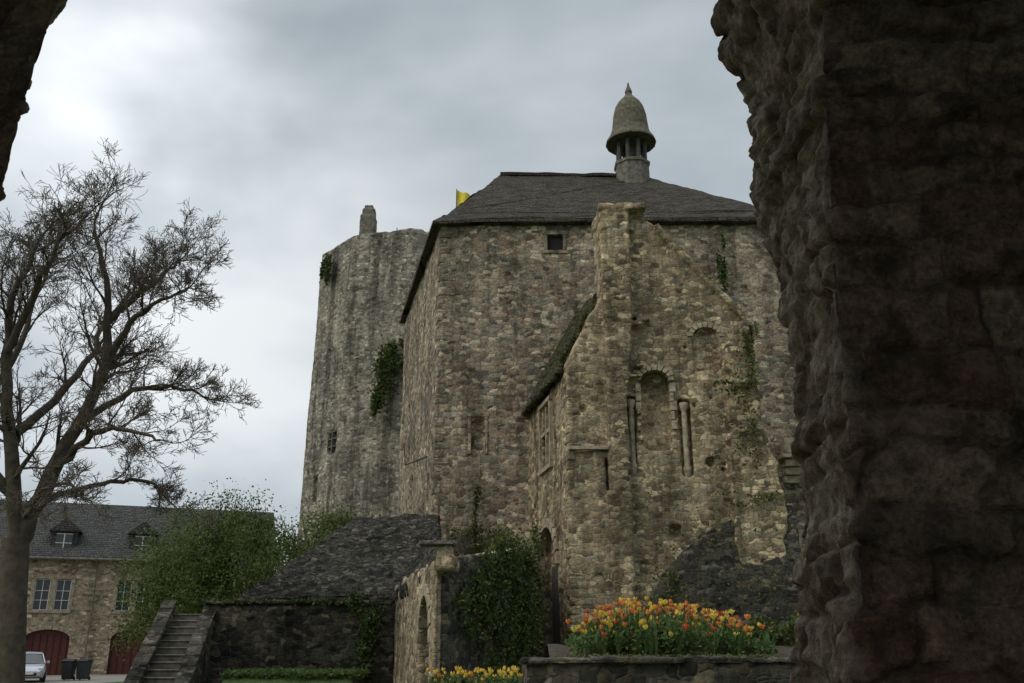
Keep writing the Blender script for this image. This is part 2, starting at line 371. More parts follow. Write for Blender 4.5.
st=MB(); st.box(-9.5,-8.5,50.9,51.9,24.4,27.4); st.box(-9.4,-8.6,51,51.8,27.1,27.9); st.box(-9.3,-8.75,51.1,51.7,27.6,28.2)
stone_body('chimney_stub',st,None,.07,.06,M_quoind,tower,2)
fl=empty('flag'); f=MB(); f.tube([(-3.7,54,24.5),(-3.7,54,30.8)],[.05,.03],6,0)
vv=[];ff=[]
for i in range(9):
    for j in range(5): vv.append((-3.7+.12*i,54+.12*math.sin(i*.9+j*.3),30.75-.32*j-.05*i+.03*math.sin(i*1.3)))
for i in range(8):
    for j in range(4): ff.append((i*5+j,i*5+5+j,i*5+6+j,i*5+1+j))
f.add(vv,ff,1); f.make('pole_and_cloth',[M_wood,M_yflag],fl,norm=False)
an=MB(); an.tube([(-7.3,52,24.6),(-7.3,52,27.0)],[.04,.03],5); an.tube([(-7.7,52,26.7),(-6.9,52,26.7)],[.025,.025],4); an.make('antenna',[M_wood],tower)

# ------------------------------------------------------------------ ruined gabled house
gab=empty('ruined_gable_house'); gd=Vector((-.186,1,0))
def jag(poly,step,amp):
    out=[]
    for i,(a,b2) in enumerate(zip(poly,poly[1:]+poly[:1])):
        L=math.hypot(b2[0]-a[0],b2[1]-a[1]); k=max(1,int(L/step))
        for j in range(k):
            t=j/k; x=a[0]+(b2[0]-a[0])*t; z=a[1]+(b2[1]-a[1])*t
            if z>.5 and j>0: x+=random.uniform(-amp,amp); z+=random.uniform(-amp,amp)
            out.append((x,z))
    return out
mb=MB()
body=[(1.85,0),(1.85,10.75),(3.6,14.05),(4.3,15.0),(5.4,14.2),(7.6,11.6),(7.8,0)]
mb.prism([(x,28.6,z) for x,z in body],gd*6.6)
front=jag([(1.81,0),(1.81,10.9),(3.05,13.3),(3.05,16.4),(4.55,16.4),(4.6,16.05),(4.95,15.8),(6.0,14.5),(7.8,12.4),(7.65,11.2),(8.15,10.4),(7.9,9.0),(8.35,8.2),(8.1,7),(8.6,6.3),(8.9,0)],.34,.04)
mb.prism([(x,28.4,z) for x,z in front],gd*.95)
mb.prism([(x,28.05,z) for x,z in jag([(3.05,0),(3.05,12.9),(3.05,16.4),(3.98,16.4),(4.0,12.5),(3.75,9.5),(3.7,0)],.5,.025)],(0,.6,0))
mb.box(3.0,4.6,27.98,29.4,16.3,16.5)
mb.prism([(x,28.15,z) for x,z in [(1.75,0),(1.75,7.8),(2.9,7.9),(3.2,0)]],(0,.6,0))
mb.prism([(x,28.05,z) for x,z in jag([(6.95,2),(7.0,11.0),(7.35,12.1),(7.75,12.2),(7.95,10.2),(8.0,8.5),(8.4,7.5),(8.5,2)],.3,.13)],(0,.6,0))
for _ in range(18):
    x=random.choice((4.02,6.9,7.9))+random.uniform(-.1,.15); z=random.uniform(6.2,13.0); 
    if x>6 and z>11: continue
    mb.box(x,x+random.uniform(.2,.45),28.12,28.6,z,z+random.uniform(.12,.25))
t=0
while t<1:
    dt=random.uniform(.07,.13); x0=5.0+2.8*t; z0=15.75-3.35*t; x1=5.0+2.8*min(1,t+dt-.01); z1=15.75-3.35*min(1,t+dt-.01); hh=random.choice((0,.06,.1,.13,.1))
    mb.prism([(x0,28.2,z0-.2),(x1,28.2,z1-.2),(x1,28.2,z1+hh),(x0,28.2,z0+hh)],(0,1.2,0)); t+=dt
cut=MB()
def archcut(mbx,x0,x1,z0,z1,y0,y1,sq=.75):
    w=(x1-x0)/2; cx=(x0+x1)/2; P=[(x0,z0),(x1,z0)]
    for k in range(9):
        g=math.pi*k/8; P.append((cx+w*math.cos(g),z1-w*sq+w*sq*math.sin(g)))
    mbx.prism([(x,y0,z) for x,z in P],(0,y1-y0,0))
archcut(cut,4.2,5.15,7.9,10.6,27.5,28.85)
archcut(cut,6.0,6.9,10.3,12.1,27.5,28.56)
cut.box(3.72,4.02,27.5,28.7,7.2,9.7)
cut.box(5.40,5.77,27.5,28.78,7.1,9.6)
cut.box(4.9,5.3,27.5,28.7,5.2,5.6); cut.box(2.2,2.4,27.5,28.6,9.2,9.45); cut.box(6.2,6.45,27.5,28.7,7.4,7.7)
for _ in range(12):
    x=random.uniform(4.2,6.9); z=random.uniform(6.6,14); cut.box(x,x+.14,27.5,28.6,z,z+.15)
P0=Vector((1.81,28.4,0)); gdn=gd.normalized(); gn=Vector((-gdn.y,gdn.x,0))
sidebox(cut,31.75,1.5,8.0,10.2,.35,.6,P0,gdn,gn)
c0=P0+gdn*((31.7-28.4)/gdn.y); prof=[]
for yy,zz in [(-1.4,.3),(1.4,.3)]+[(1.4*math.cos(math.pi*k/8),4.5+1.4*math.sin(math.pi*k/8)) for k in range(9)]: prof.append(c0+gdn*yy+gn*.6+Vector((0,0,zz)))
cut.prism(prof,-gn*1.0)
stone_body('walls',mb,cut,.06,.05,M_gable,gab,1.8,.3)
mb=MB()
front=[(3.95,3.0),(4.5,4.2),(5.3,4.9),(5.9,5.6),(7.0,6.0),(8.85,6.3)]
vv=[]
for i,(x,z) in enumerate(front):
    vv+=[(x,28.5,z),(x,28.1,z-.5),(x,27.6,0),(x,28.5,0)]
ff=[(0,1,2,3),(20,23,22,21)]
for i in range(5):
    a=i*4
    for k in range(4): ff.append((a+k,a+4+k,a+4+(k+1)%4,a+(k+1)%4))
mb.add(vv,ff)
stone_body('battered_base',mb,None,.07,.08,M_dark,gab,1.5,.4)
d=MB()
d.box(1.78,3.04,27.98,28.2,7.88,7.99)
for x,z0,z1 in ((3.87,7.5,9.55),(5.58,7.4,9.45)): 
    d.ring((x,28.46,0),[(.09,z0),(.09,z1-.3),(.075,z1-.28),(.15,z1-.05),(.15,z1+.05)],8); d.ring((x,28.46,0),[(.05,z0-.4),(.13,z0-.1),(.13,z0)],8)
def vous(mbx,cx,cz,r,w,y0,y1,nv=9,sq=.75):
    for k in range(nv):
        g0=math.pi*k/nv+.03; g1=math.pi*(k+1)/nv-.03; ww=w*random.uniform(.7,1.1)
        P=[(cx+rr*math.cos(g),cz+(r*sq+rr-r)*math.sin(g)) for rr,g in ((r,g0),(r+ww,g0),(r+ww,g1),(r,g1))]
        mbx.prism([(x,y0+random.uniform(-.02,.01),z) for x,z in P],(0,y1-y0,0))
vous(d,4.675,10.24,.47,.22,28.345,28.6); vous(d,6.45,11.76,.44,.18,28.36,28.6)
for k in range(7):
    z=8.0+k*.31
    for sx_,xx in ((-1,4.2),(1,5.15)): 
        if random.random()<.3: continue
        w_=random.uniform(.1,.22); d.box(min(xx,xx+sx_*w_),max(xx,xx+sx_*w_),28.36,28.6,z,z+.28)
d.make('carved_details',[M_quoin],gab,bevel=.03)
w=MB(); sidebox(w,31.75,1.5,8.0,10.2,.34,-.28,P0,gdn,gn,0); sidebox(w,31.75,.12,8.0,10.2,.2,-.02,P0,gdn,gn,1); sidebox(w,31.75,1.5,9.2,9.32,.2,-.02,P0,gdn,gn,1)
for yy in (30.92,32.58): sidebox(w,yy,.16,7.9,10.3,.2,.04,P0,gdn,gn,1)
sidebox(w,31.75,1.9,10.25,10.4,.2,.06,P0,gdn,gn,1); sidebox(w,31.75,1.9,7.85,8.0,.2,.06,P0,gdn,gn,1)
w.make('mullioned_window',[M_void,M_quoin],gab)
vo=MB()
for k in range(11):
    g0=math.pi*k/11+.02; g1=math.pi*(k+1)/11-.02; P=[c0+gdn*(rr*math.cos(g))+Vector((0,0,4.5+rr*math.sin(g)))+gn*.06 for rr,g in ((1.38,g0),(1.68,g0),(1.68,g1),(1.38,g1))]
    vo.prism(P,-gn*.3)
vo.make('arch_voussoirs',[M_quoin],gab,bevel=.02)
vo2=MB(); sidebox(vo2,31.7,1.5,.3,4.6,.45,-.35,P0,gdn,gn); vo2.make('door',[M_wood],gab)
rf=MB()
sl=Vector((3.75-1.62,0,14.45-10.55)); nrm=Vector((-sl.z,0,sl.x)).normalized()
a=Vector((1.6,28.9,10.55)); rf.prism([a,a+sl,a+sl+gd*6.0,a+gd*6.0],nrm*.16)
stone_body('mossy_roof',rf,None,.07,.14,M_slate2,gab,2.2,.6)
q=MB(); z=.2; i=0
while z<10.5:
    h=random.uniform(.2,.38); L1,L2=(random.uniform(.35,.7),random.uniform(.2,.35)) if i%2 else (random.uniform(.2,.35),random.uniform(.35,.7))
    yb=28.15 if z<7.6 else 28.4
    o=Vector((1.77 if z<7.6 else 1.8,yb,z))-Vector((random.uniform(-.01,.025),random.uniform(0,.035),0)); dx=Vector((1,0,0))
    q.prism([o,o+dx*L1,o+dx*L1+gdn*L2,o+gdn*L2],(0,0,h-.02)); z+=h; i+=1
q.make('quoins',[M_gable],gab,bevel=.04)

# ------------------------------------------------------------------ low annex
ann=empty('gateway_annex')
P1=Vector((-1.49,18.4,3.7)); P2=Vector((-5.2,35.5,3.7)); P3=Vector((.3,35,5.5)); P4=Vector((.38,24.5,4.5))
mb=MB(); mb.add([(p.x,p.y,0) for p in (P1,P4,P3,P2)]+[tuple(p) for p in (P1,P4,P3,P2)],[(3,2,1,0),(4,5,6),(4,6,7),(0,1,5,4),(1,2,6,5),(2,3,7,6),(3,0,4,7)])
for k in range(9):
    f_=k/9*.5; p=P1.lerp(P2,f_); mb.box(p.x-.02,p.x+.4,p.y,p.y+.7,3.5,3.72+random.uniform(0,.12))
mb.box(-1.52,-1.2,18.4,18.95,3.5,4.0)
ad=(P2-P1).normalized(); ann_n=Vector((-ad.y,ad.x,0))
cut=MB(); c0=P1+ad*1.75; c0.z=0; prof=[]
for yy,zz in [(-.95,-.5),(.95,-.5)]+[(.95*math.cos(math.pi*k/8),2.1+1.0*math.sin(math.pi*k/8)) for k in range(9)]: prof.append(c0+ad*yy+ann_n*.6+Vector((0,0,zz)))
cut.prism(prof,-ann_n*.95)
stone_body('walls',mb,cut,.06,.045,M_annex,ann,1.8,.35)
vo=MB()
for k in range(10):
    g0=math.pi*k/10+.02; g1=math.pi*(k+1)/10-.02; P=[c0+ad*(rr*math.cos(g))+Vector((0,0,2.1+1.05*rr*math.sin(g)))+ann_n*.05 for rr,g in ((.94,g0),(1.18,g0),(1.18,g1),(.94,g1))]
    vo.prism(P,-ann_n*.25)
vo.make('arch_voussoirs',[M_quoin],ann,bevel=.02)
cp=MB(); cp.box(-1.85,-1.15,18.3,18.95,4.0,4.07); stone_body('broken_slab',cp,None,.022,.03,M_quoind,ann,4,.6)
dr=MB(); p=c0-ann_n*.3; dr.prism([p-ad*.93,p+ad*.93,p+ad*.93+Vector((0,0,3.05)),p-ad*.93+Vector((0,0,3.05))],-ann_n*.04); dr.make('door',[M_void],ann)  # dark panel standing in for the shade inside the doorway
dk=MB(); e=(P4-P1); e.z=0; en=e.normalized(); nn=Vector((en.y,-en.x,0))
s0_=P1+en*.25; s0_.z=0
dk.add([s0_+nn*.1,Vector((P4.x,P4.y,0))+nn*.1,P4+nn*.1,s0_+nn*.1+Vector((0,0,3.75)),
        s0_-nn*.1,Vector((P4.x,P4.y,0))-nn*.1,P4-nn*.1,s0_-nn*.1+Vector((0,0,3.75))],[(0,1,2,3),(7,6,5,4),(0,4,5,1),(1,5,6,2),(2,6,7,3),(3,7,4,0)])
stone_body('dark_wall',dk,None,.06,.06,M_dark,ann,1.8,.5)  # slab of darker stone laid over the annex's right-hand face
rf=MB()
E0=Vector((-8.0,27,3.3)); E1=Vector((-3.4,27,3.5)); RR=Vector((-2.75,34,6.6)); RL=Vector((-5.75,34,6.6)); BL=Vector((-8.3,35,3.2)); Aa=P1+Vector((0,.4,.05))
rf.add([E0,E1,RR,RL,BL,Aa]+[p-Vector((0,0,.35)) for p in (E0,E1,RR,RL,BL,Aa)],
   [(0,1,2,3),(1,5,2),(3,4,0),(6,9,8,7),(7,8,11),(9,6,10),(0,6,7,1),(1,7,11,5),(5,11,8,2),(2,8,9,3),(3,9,10,4),(4,10,6,0)])
stone_body('stone_tile_roof',rf,None,.07,.10,M_droof,ann,1.6,.8)
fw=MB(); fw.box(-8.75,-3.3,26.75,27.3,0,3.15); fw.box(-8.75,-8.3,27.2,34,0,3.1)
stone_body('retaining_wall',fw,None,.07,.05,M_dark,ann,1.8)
cc=MB(); x=-8.85
while x<-3.5:
    w_=random.uniform(.3,.7); cc.box(x,min(x+w_-.02,-3.4),26.68,27.35,3.15,3.21+random.uniform(0,.07)); x+=w_
cc.make('coping_stones',[M_dark],ann,bevel=.03)

# stone stairs
stt=empty('stone_staircase'); s=MB(); a=Vector((-8.5,22.4,0)); b2=Vector((-9.35,27.3,0)); dv=(b2-a)/16; sx=Vector((1,0,0))
for k in range(16):
    o=a+dv*k; h=.178*(k+1)
    s.prism([o-sx*.48,o+sx*.48,o+sx*.48+dv*1.02,o-sx*.48+dv*1.02],(0,0,h)); 
    s.prism([o-sx*.49-dv*.12+Vector((0,0,h)),o+sx*.49-dv*.12+Vector((0,0,h)),o+sx*.49+dv*1.0+Vector((0,0,h)),o-sx*.49+dv*1.0+Vector((0,0,h))],(0,0,.04))
s.make('steps',[M_quoind],stt,bevel=.015)
s=MB()
for sg in (-1,1):
    o=a+sx*(.62*sg)-sx*.16; e=b2+sx*(.62*sg)-sx*.16
    s.prism([o,e,e+Vector((0,0,3.2)),o+Vector((0,0,.5))],sx*.32)
stone_body('parapet_walls',s,None,.05,.05,M_dark,stt,1.8)
s=MB()
for sg in (-1,1):
    for k in range(11):
        o=a.lerp(b2,k/11)+sx*(.62*sg)-sx*.2; e=a.lerp(b2,(k+.95)/11)+sx*(.62*sg)-sx*.2; j=random.uniform(-.02,.02)
        s.prism([o+Vector((0,0,.5+j+2.7*k/11)),e+Vector((0,0,.5+j+2.7*(k+.95)/11)),e+Vector((0,0,.59+j+2.7*(k+.95)/11)),o+Vector((0,0,.59+j+2.7*k/11))],sx*.4)
s.make('parapet_coping',[M_dark],stt,bevel=.02)

# ------------------------------------------------------------------ foliage helper
def leaves(pts,size,nrm=None,flat=.0,aspect=1.0):
    n=len(pts); d=rng.normal(size=(n,3)); d/=np.linalg.norm(d,axis=1)[:,None]
    if nrm is not None:
        d=d*(1-flat)+np.array(nrm)*flat; d/=np.linalg.norm(d,axis=1)[:,None]
    r=rng.normal(size=(n,3)); u=np.cross(d,r); u/=np.linalg.norm(u,axis=1)[:,None]; v=np.cross(d,u)
    s=(size*rng.uniform(.5,1.3,n))[:,None]
    V=np.empty((n,4,3)); V[:,0]=pts-u*s*.5; V[:,1]=pts-v*s*.35*aspect; V[:,2]=pts+u*s*.5; V[:,3]=pts+v*s*.35*aspect
    V[:,0]+=d*s*.12; V[:,2]+=d*s*.12
    return V.reshape(-1,3)
def leafobj(name,V,mats,parent=None,p2=0):
    n=len(V)//4; me=bpy.data.meshes.new(name); me.vertices.add(n*4); me.vertices.foreach_set('co',V.ravel())
    me.loops.add(n*4); me.loops.foreach_set('vertex_index',np.arange(n*4,dtype=np.int32)); me.polygons.add(n)
    me.polygons.foreach_set('loop_start',np.arange(n,dtype=np.int32)*4)
    for m_ in mats: me.materials.append(m_)
    me.update(calc_edges=True)
    if len(mats)>1: me.polygons.foreach_set('material_index',(rng.random(n)<p2).astype(np.int32))
    me.validate(); o=bpy.data.objects.new(name,me); COL.objects.link(o)
    if parent: o.parent=parent
    return o
def clump(c,r,n,k=14,sp=1.0):
    out=[]
    for _ in range(k):
        d=rng.normal(size=3); d/=np.linalg.norm(d); cc=np.array(c)+np.array(r)*d*rng.uniform(.2,.95); rr=np.array(r)*rng.uniform(.16,.34)*sp
        p=rng.normal(size=(n//k,3))*.55*rr+cc; out.append(p)
    return np.vstack(out)
def wallpatch(o,u,lu,lz,n,nn,th=.15,k=10):
    o=np.array(o,float);u=np.array(u,float);nn=np.array(nn,float); out=[]
    for _ in range(k):
        cu=rng.uniform(-.5,.5)*lu; cz=rng.uniform(-.5,.5)*lz; m_=max(3,int(n/k*rng.uniform(.3,1.7)))
        q=o+u*(cu+rng.normal(size=m_)*lu*.13)[:,None]+np.array([0,0,1.])*(cz+rng.normal(size=m_)*lz*.1)[:,None]+nn*np.abs(rng.normal(size=m_)*th)[:,None]
        out.append(q)
    return np.vstack(out)
X_=(1,0,0); NY=(0,-1,0)
leafobj('ivy',leaves(np.vstack([wallpatch((-7.1,49.1,16.3),X_,1.3,3.4,2400,NY,.22,16),wallpatch((-6.6,49.0,17.6),X_,.7,1.4,500,NY,.2,6),wallpatch((-7.5,49.1,14.8),X_,.6,1.6,500,NY,.2,6)]),.17,NY,.4),[M_ivy,M_bush],None,.4)
leafobj('ivy',leaves(wallpatch((-11.6,51.9,24.2),(.6,-.7,0),1.2,2.4,1000,NY,.25,8),.18),[M_ivy])
leafobj('ivy',leaves(wallpatch((8.7,34.6,17.0),X_,.3,2.6,450,NY,.12,9),.15,NY,.4),[M_ivy])
pp=[]
for f_,zc_,lz,nq in ((.22,2.9,1.2,600),(.4,3.3,1.6,1100),(.6,3.5,2.0,1700),(.8,3.0,2.8,2400),(.95,3.7,2.2,1700),(.7,1.7,2.0,1200),(.95,2.0,2.0,1100),(.45,1.8,1.8,700)):
    c=P1.lerp(P4,f_); pp.append(wallpatch((c.x+nn.x*.15,c.y+nn.y*.15,zc_),(en.x,en.y,0),1.4,lz,nq,tuple(nn),.12,16))
pp+=[wallpatch((-1.3,34.7,6.8),X_,.3,3.6,700,NY,.12,10),wallpatch((-1.2,34.7,5.6),X_,2.2,1.4,900,NY,.15,10)]
leafobj('ivy',leaves(np.vstack(pp),.10,tuple(nn),.35),[M_ivy,M_ivyy],None,.10)
pp=[wallpatch((1.75+.31*i,28.75+.1*i,11.05+.58*i),(.45,.2,.8),.9,.25,200,(-.6,-.2,.6),.1,7) for i in range(7)]
leafobj('moss',leaves(np.vstack(pp),.09),[M_dry,M_ivy],None,.4)
pp=[wallpatch((1.9+.3*i,31+.1*i,11.6+.56*i),(.2,.9,.3),2.0,.25,260,(-.6,0,.5),.08,7) for i in range(6)]
leafobj('moss',leaves(np.vstack(pp),.10),[M_dry,M_ivy],None,.4)
pp=[wallpatch((5.3+.45*i,28.3,15.4-.54*i),(.64,0,-.77),.8,.1,50,(0,-.5,.6),.06,4) for i in range(6)]
pp+=[wallpatch((7.5,27.98,9.6),X_,.7,3.8,800,NY,.1,20),wallpatch((7.0,28.0,6.3),X_,2.0,.5,200,NY,.15,6),wallpatch((6.9,28.0,9.9),X_,1.6,.3,260,NY,.1,6)]
pp+=[wallpatch((4.6,27.9,3.9),X_,1.1,1.6,350,NY,.12,8),wallpatch((7.8,28.0,11.4),X_,.5,1.2,260,NY,.1,6),wallpatch((6.6,27.8,4.4),X_,3.6,2.6,600,NY,.1,16)]
leafobj('ivy',leaves(np.vstack(pp),.095,NY,.3),[M_ivy,M_ivyy],None,.2)
leafobj('ivy',leaves(wallpatch((-4.2,26.6,2.3),X_,.8,2.2,1500,NY,.14,12),.10,NY,.3),[M_ivy,M_bush],None,.1)
leafobj('ivy',leaves(np.vstack([wallpatch((-6.4,26.65,3.2),X_,4.0,.18,350,(0,-.7,.3),.08,12),wallpatch((-8.1,30.5,4.9),(.55,.75,0),4.5,.9,1300,(0,0,1),.2,14)]),.11),[M_ivy,M_bush],None,.4)

# ------------------------------------------------------------------ green trees behind annex
def greentree(name,base,h,r,nl,size,k=60,mat=M_bush,sp=1.0):
    e=empty(name); t=MB(); b0=Vector(base)
    for i in range(18):
        g=random.uniform(0,6.28); tip=b0+Vector((math.cos(g)*r[0]*random.uniform(.3,.9),math.sin(g)*r[1]*random.uniform(.3,.9),h*random.uniform(.6,.95)))
        mid_=b0.lerp(tip,.5)+Vector((random.uniform(-.4,.4),0,h*.12)); t.tube([b0,b0.lerp(mid_,.5),mid_,tip],[.12,.08,.05,.015],5)
    t.make('trunk',[M_bark],e)
    P=clump(b0+Vector((0,0,h*.56)),(r[0],r[1],h*.42),nl,k,sp)
    leafobj('crown',leaves(P,size),[mat,M_ivy],e,.25); return e
greentree('green_tree',(-14.0,44,0),9.0,(3.9,2.5),42000,.125,150,M_bush,1.0)
greentree('green_tree',(-16.8,46,0),7.2,(2.4,2.0),12000,.125,55)
greentree('green_tree',(-11.2,42,0),7.6,(2.3,2.0),14000,.125,55)
greentree('shrub',(-8.3,40,2.2),5.6,(2.3,1.5),10000,.115,40)

# ------------------------------------------------------------------ bare tree
tree=empty('bare_tree'); t=MB(); cnt=[0]
def branch(p,d,L,r,lev,up=.10):
    n_=5 if lev<2 else 4; pts=[p]; rad=[r]; q=p.copy(); dd=d.normalized()
    for i in range(n_):
        j=.17 if lev<2 else .2
        dd=(dd+Vector((random.gauss(0,j),random.gauss(0,j),random.gauss(0,j)+up*.5))).normalized()
        q=q+dd*L/n_; pts.append(q.copy()); rad.append(max(.0058,r*(1-.82*(i+1)/n_)))
    t.tube(pts,rad,5 if lev<1 else 3,0 if lev<2 else 1,False); cnt[0]+=1
    if lev>=4: return
    kids=(6,7,5,4)[lev]
    for k in range(kids):
        f_=random.uniform(.2,1.0); i=min(n_-1,int(f_*n_)); pp_=pts[i].lerp(pts[i+1],f_*n_-i); base=(pts[i+1]-pts[i]).normalized()
        side=Vector((random.gauss(0,1),random.gauss(0,1),random.gauss(.0,.85))).normalized(); nd=(base*.9+side*.72).normalized()
        branch(pp_,nd,L*random.uniform(.45,.78)*(1-.25*f_),max(.0065,rad[i]*.52),lev+1,up)
def limb(pts,r0,r1,kids,L):
    P=[Vector(p) for p in pts]; S=[]
    for i in range(len(P)-1):
        a=P[max(i-1,0)];b=P[i];c=P[i+1];d=P[min(i+2,len(P)-1)]
        for k in range(5):
            u=k/5; S.append(.5*((2*b)+(-a+c)*u+(2*a-5*b+4*c-d)*u*u+(-a+3*b-3*c+d)*u**3)+Vector((random.gauss(0,.035),random.gauss(0,.035),random.gauss(0,.03))))
    S.append(P[-1]); m_=len(S); R=[r0+(r1-r0)*(i/(m_-1))**.8 for i in range(m_)]
    t.tube(S,R,8,0,False)
    for k in range(kids):
        f_=random.uniform(.22,1.0); i=min(m_-2,int(f_*(m_-1))); base=(S[i+1]-S[i]).normalized()
        side=Vector((random.gauss(0,1),random.gauss(0,1),random.gauss(.2,.7))).normalized()
        branch(S[i],(base*.7+side*.8),L*random.uniform(.55,1.05)*(1.1-.5*f_),max(.022,R[i]*.5),1)
    branch(S[-1],P[-1]-P[-2],L*.7,r1,1)
t.tube([(-11.3,22,-.1),(-11.45,22,.4),(-11.55,22,1.3),(-11.75,22,3.0),(-11.9,22,4.5)],[.55,.43,.37,.33,.30],12,0,False)
limb([(-11.9,22,4.3),(-11.2,22.1,6.5),(-10.5,22.2,8.7),(-10.55,21.9,10.8),(-11.0,21.6,12.4)],.24,.04,17,2.4)
limb([(-11.9,22,4.3),(-12.3,21.6,7),(-12.6,21.2,9.8),(-12.1,21,11.8)],.22,.04,16,2.4)
limb([(-11.3,22.1,6.2),(-10.2,21.5,6.9),(-9.2,21,6.95),(-8.2,20.6,6.6)],.12,.025,12,1.6)
limb([(-11.0,22.1,7.2),(-10.0,23,8.4),(-9.1,23.6,8.7),(-8.4,24,8.5)],.11,.025,12,1.6)
limb([(-10.5,22.2,8.6),(-9.9,21.8,9.7),(-9.1,21.5,10.3),(-8.3,21.3,10.6)],.12,.025,12,1.7)
limb([(-10.55,22,10),(-9.9,22.4,11.0),(-9.5,22.8,11.7),(-9.2,23,12.2)],.11,.025,11,1.8)
limb([(-12,21.9,5.5),(-13.2,21,7.0),(-14.2,20.3,9.5),(-14.3,20,11.6)],.15,.03,9,2.2)
limb([(-12.2,21.7,7),(-11.8,23.5,9),(-11.9,25,11.2),(-11.6,25.8,12.5)],.14,.03,12,2.1)
limb([(-11.8,22,4.9),(-10.9,20.8,5.4),(-9.9,20,5.5),(-9.3,19.6,5.1)],.08,.02,8,1.4)
limb([(-11.5,22.1,5.4),(-10.5,23,6.0),(-9.5,23.4,6.1),(-8.9,23.5,5.6)],.09,.02,9,1.4)
limb([(-12.5,21.3,9),(-11.7,20.6,10.4),(-11.1,20.2,11.4),(-10.5,20,12.0)],.11,.03,11,1.9)
limb([(-12.9,21.3,7.5),(-13.0,22.6,9.5),(-13.3,23.5,11.3),(-13.2,24,12.8)],.12,.03,10,2.1)
t.make('trunk_and_branches',[M_bark,M_twig],tree,smooth=True,norm=False)

# ------------------------------------------------------------------ stone house
ho=empty('stone_house',(-33,60,0),math.radians(21.2))
mb=MB(); mb.box(-14,17,0,8.5,0,7.35); body=mb.make('walls',[M_house],ho)
cut=MB(); W=MB()
wins=[(-8.2),(3.1),(8.05),(13.2)]
for s0 in wins:
    for dx in (-.62,.62):
        cut.box(s0+dx-.45,s0+dx+.45,-.5,.35,4.0,5.95)
        x0,x1=s0+dx-.45,s0+dx+.45
        W.box(x0,x1,.2,.25,4.0,5.95,0)
        for a_,b_ in ((x0,x0+.05),(x1-.05,x1),(s0+dx-.02,s0+dx+.02)): W.box(a_,b_,.12,.198,4.0,5.95,1)
        for zz in (4.0,4.6,5.2,5.89): W.box(x0+.05,x1-.05,.13,.19,zz,zz+.035,1)
    W.box(s0-1.25,s0+1.25,-.06,.1,3.82,3.98,2); W.box(s0-1.25,s0+1.25,-.04,.1,5.98,6.2,2); W.box(s0-.16,s0+.16,-.03,.3,3.985,5.975,2)
    for sg in (-1,1): W.box(s0+sg*1.17-.1,s0+sg*1.17+.1,-.035,.1,3.985,5.975,2)
for s0 in (-8.0,3.2,8.35,13.6):
    P=[(s0-1.35,-.2),(s0+1.35,-.2)]+[(s0+1.35*math.cos(math.pi*k/10),2.2+.6*math.sin(math.pi*k/10)) for k in range(11)]
    cut.prism([(x,-.5,z) for x,z in P],(0,.9,0)); W.prism([(x,.28,max(z,.01)) for x,z in P],(0,.05,0),3)
    for k in range(7): W.box(s0-1.2+k*.4-.015,s0-1.2+k*.4+.015,.25,.279,.05,2.5,4)
    for k in range(11):
        g0=math.pi*k/11+.02; g1=math.pi*(k+1)/11-.02
        W.prism([(s0+rr*math.cos(g),-.04,2.2+(rr-1.35+.6 if rr>1.35 else .6)*math.sin(g)) for rr,g in ((1.35,g0),(1.65,g0),(1.65,g1),(1.35,g1))],(0,.15,0),2)
co_=cut.make('c',[M_house]); co_.parent=ho
md=body.modifiers.new('b','BOOLEAN'); md.operation='DIFFERENCE'; md.solver='EXACT'; md.use_self=True; md.object=co_
dg=bpy.context.evaluated_depsgraph_get(); dg.update(); me=bpy.data.meshes.new_from_object(body.evaluated_get(dg)); body.modifiers.clear(); body.data=me; bpy.data.objects.remove(co_)
W.make('windows_and_doors',[M_glass,M_white,M_quoin,M_red,M_void],ho)
rf=MB(); rf.prism([(-14.3,-.45,7.2),(-14.3,-.45,7.38),(-14.3,4.25,11.5),(-14.3,8.95,7.38),(-14.3,8.95,7.2)],(31.6,0,0)); rf.make('roof',[M_slateh],ho)
gut=MB(); gut.tube([(-14.3,-.55,7.25),(17.3,-.55,7.25)],[.09,.09],8)
gut.tube([(5.6,-.12,7.2),(5.6,-.12,0)],[.05,.05],6); gut.make('gutter',[M_quoind],ho)
dm=MB()
for s0 in (-8.0,3.3,8.2,13.4):
    dm.box(s0-.8,s0+.8,.35,3.0,7.45,9.1,0); dm.box(s0-.5,s0+.5,.30,.349,7.75,8.95,1); dm.box(s0-.03,s0+.03,.26,.299,7.75,8.95,2)
    for zz in (7.75,8.3,8.9): dm.box(s0-.5,s0+.5,.27,.295,zz,zz+.04,2)
    dm.prism([(s0-1.0,.15,9.1),(s0+1.0,.15,9.1),(s0,.15,10.0)],(0,3.3,0),3)
dm.make('dormers',[M_slateh,M_glass,M_white,M_slateh],ho)

# ------------------------------------------------------------------ car
car=empty('parked_car',(-26.4,52.2,.004),math.radians(-62))
M_paint=mat_simple('silver_paint',(.50,.52,.55),.3,.03,2,0,.35,.5); M_tyre=mat_simple('tyre_rubber',(.02,.02,.02),.8,.2); M_lamp=mat_simple('lamp_glass',(.6,.6,.6),.2,.05); M_rim=mat_simple('alloy',(.4,.4,.42),.35,.1,5,0,.7)
def loft(mbx,secs,m=0):
    b=len(mbx.v); k=len(secs[0])
    for s_ in secs: mbx.v+= [tuple(p) for p in s_]
    for i in range(len(secs)-1):
        for j in range(k): mbx.f.append((b+i*k+j,b+i*k+(j+1)%k,b+(i+1)*k+(j+1)%k,b+(i+1)*k+j)); mbx.m.append(m)
    mbx.f.append(tuple(range(b,b+k))[::-1]); mbx.m.append(m); e=b+(len(secs)-1)*k; mbx.f.append(tuple(range(e,e+k))); mbx.m.append(m)
cm=MB(); secs=[]
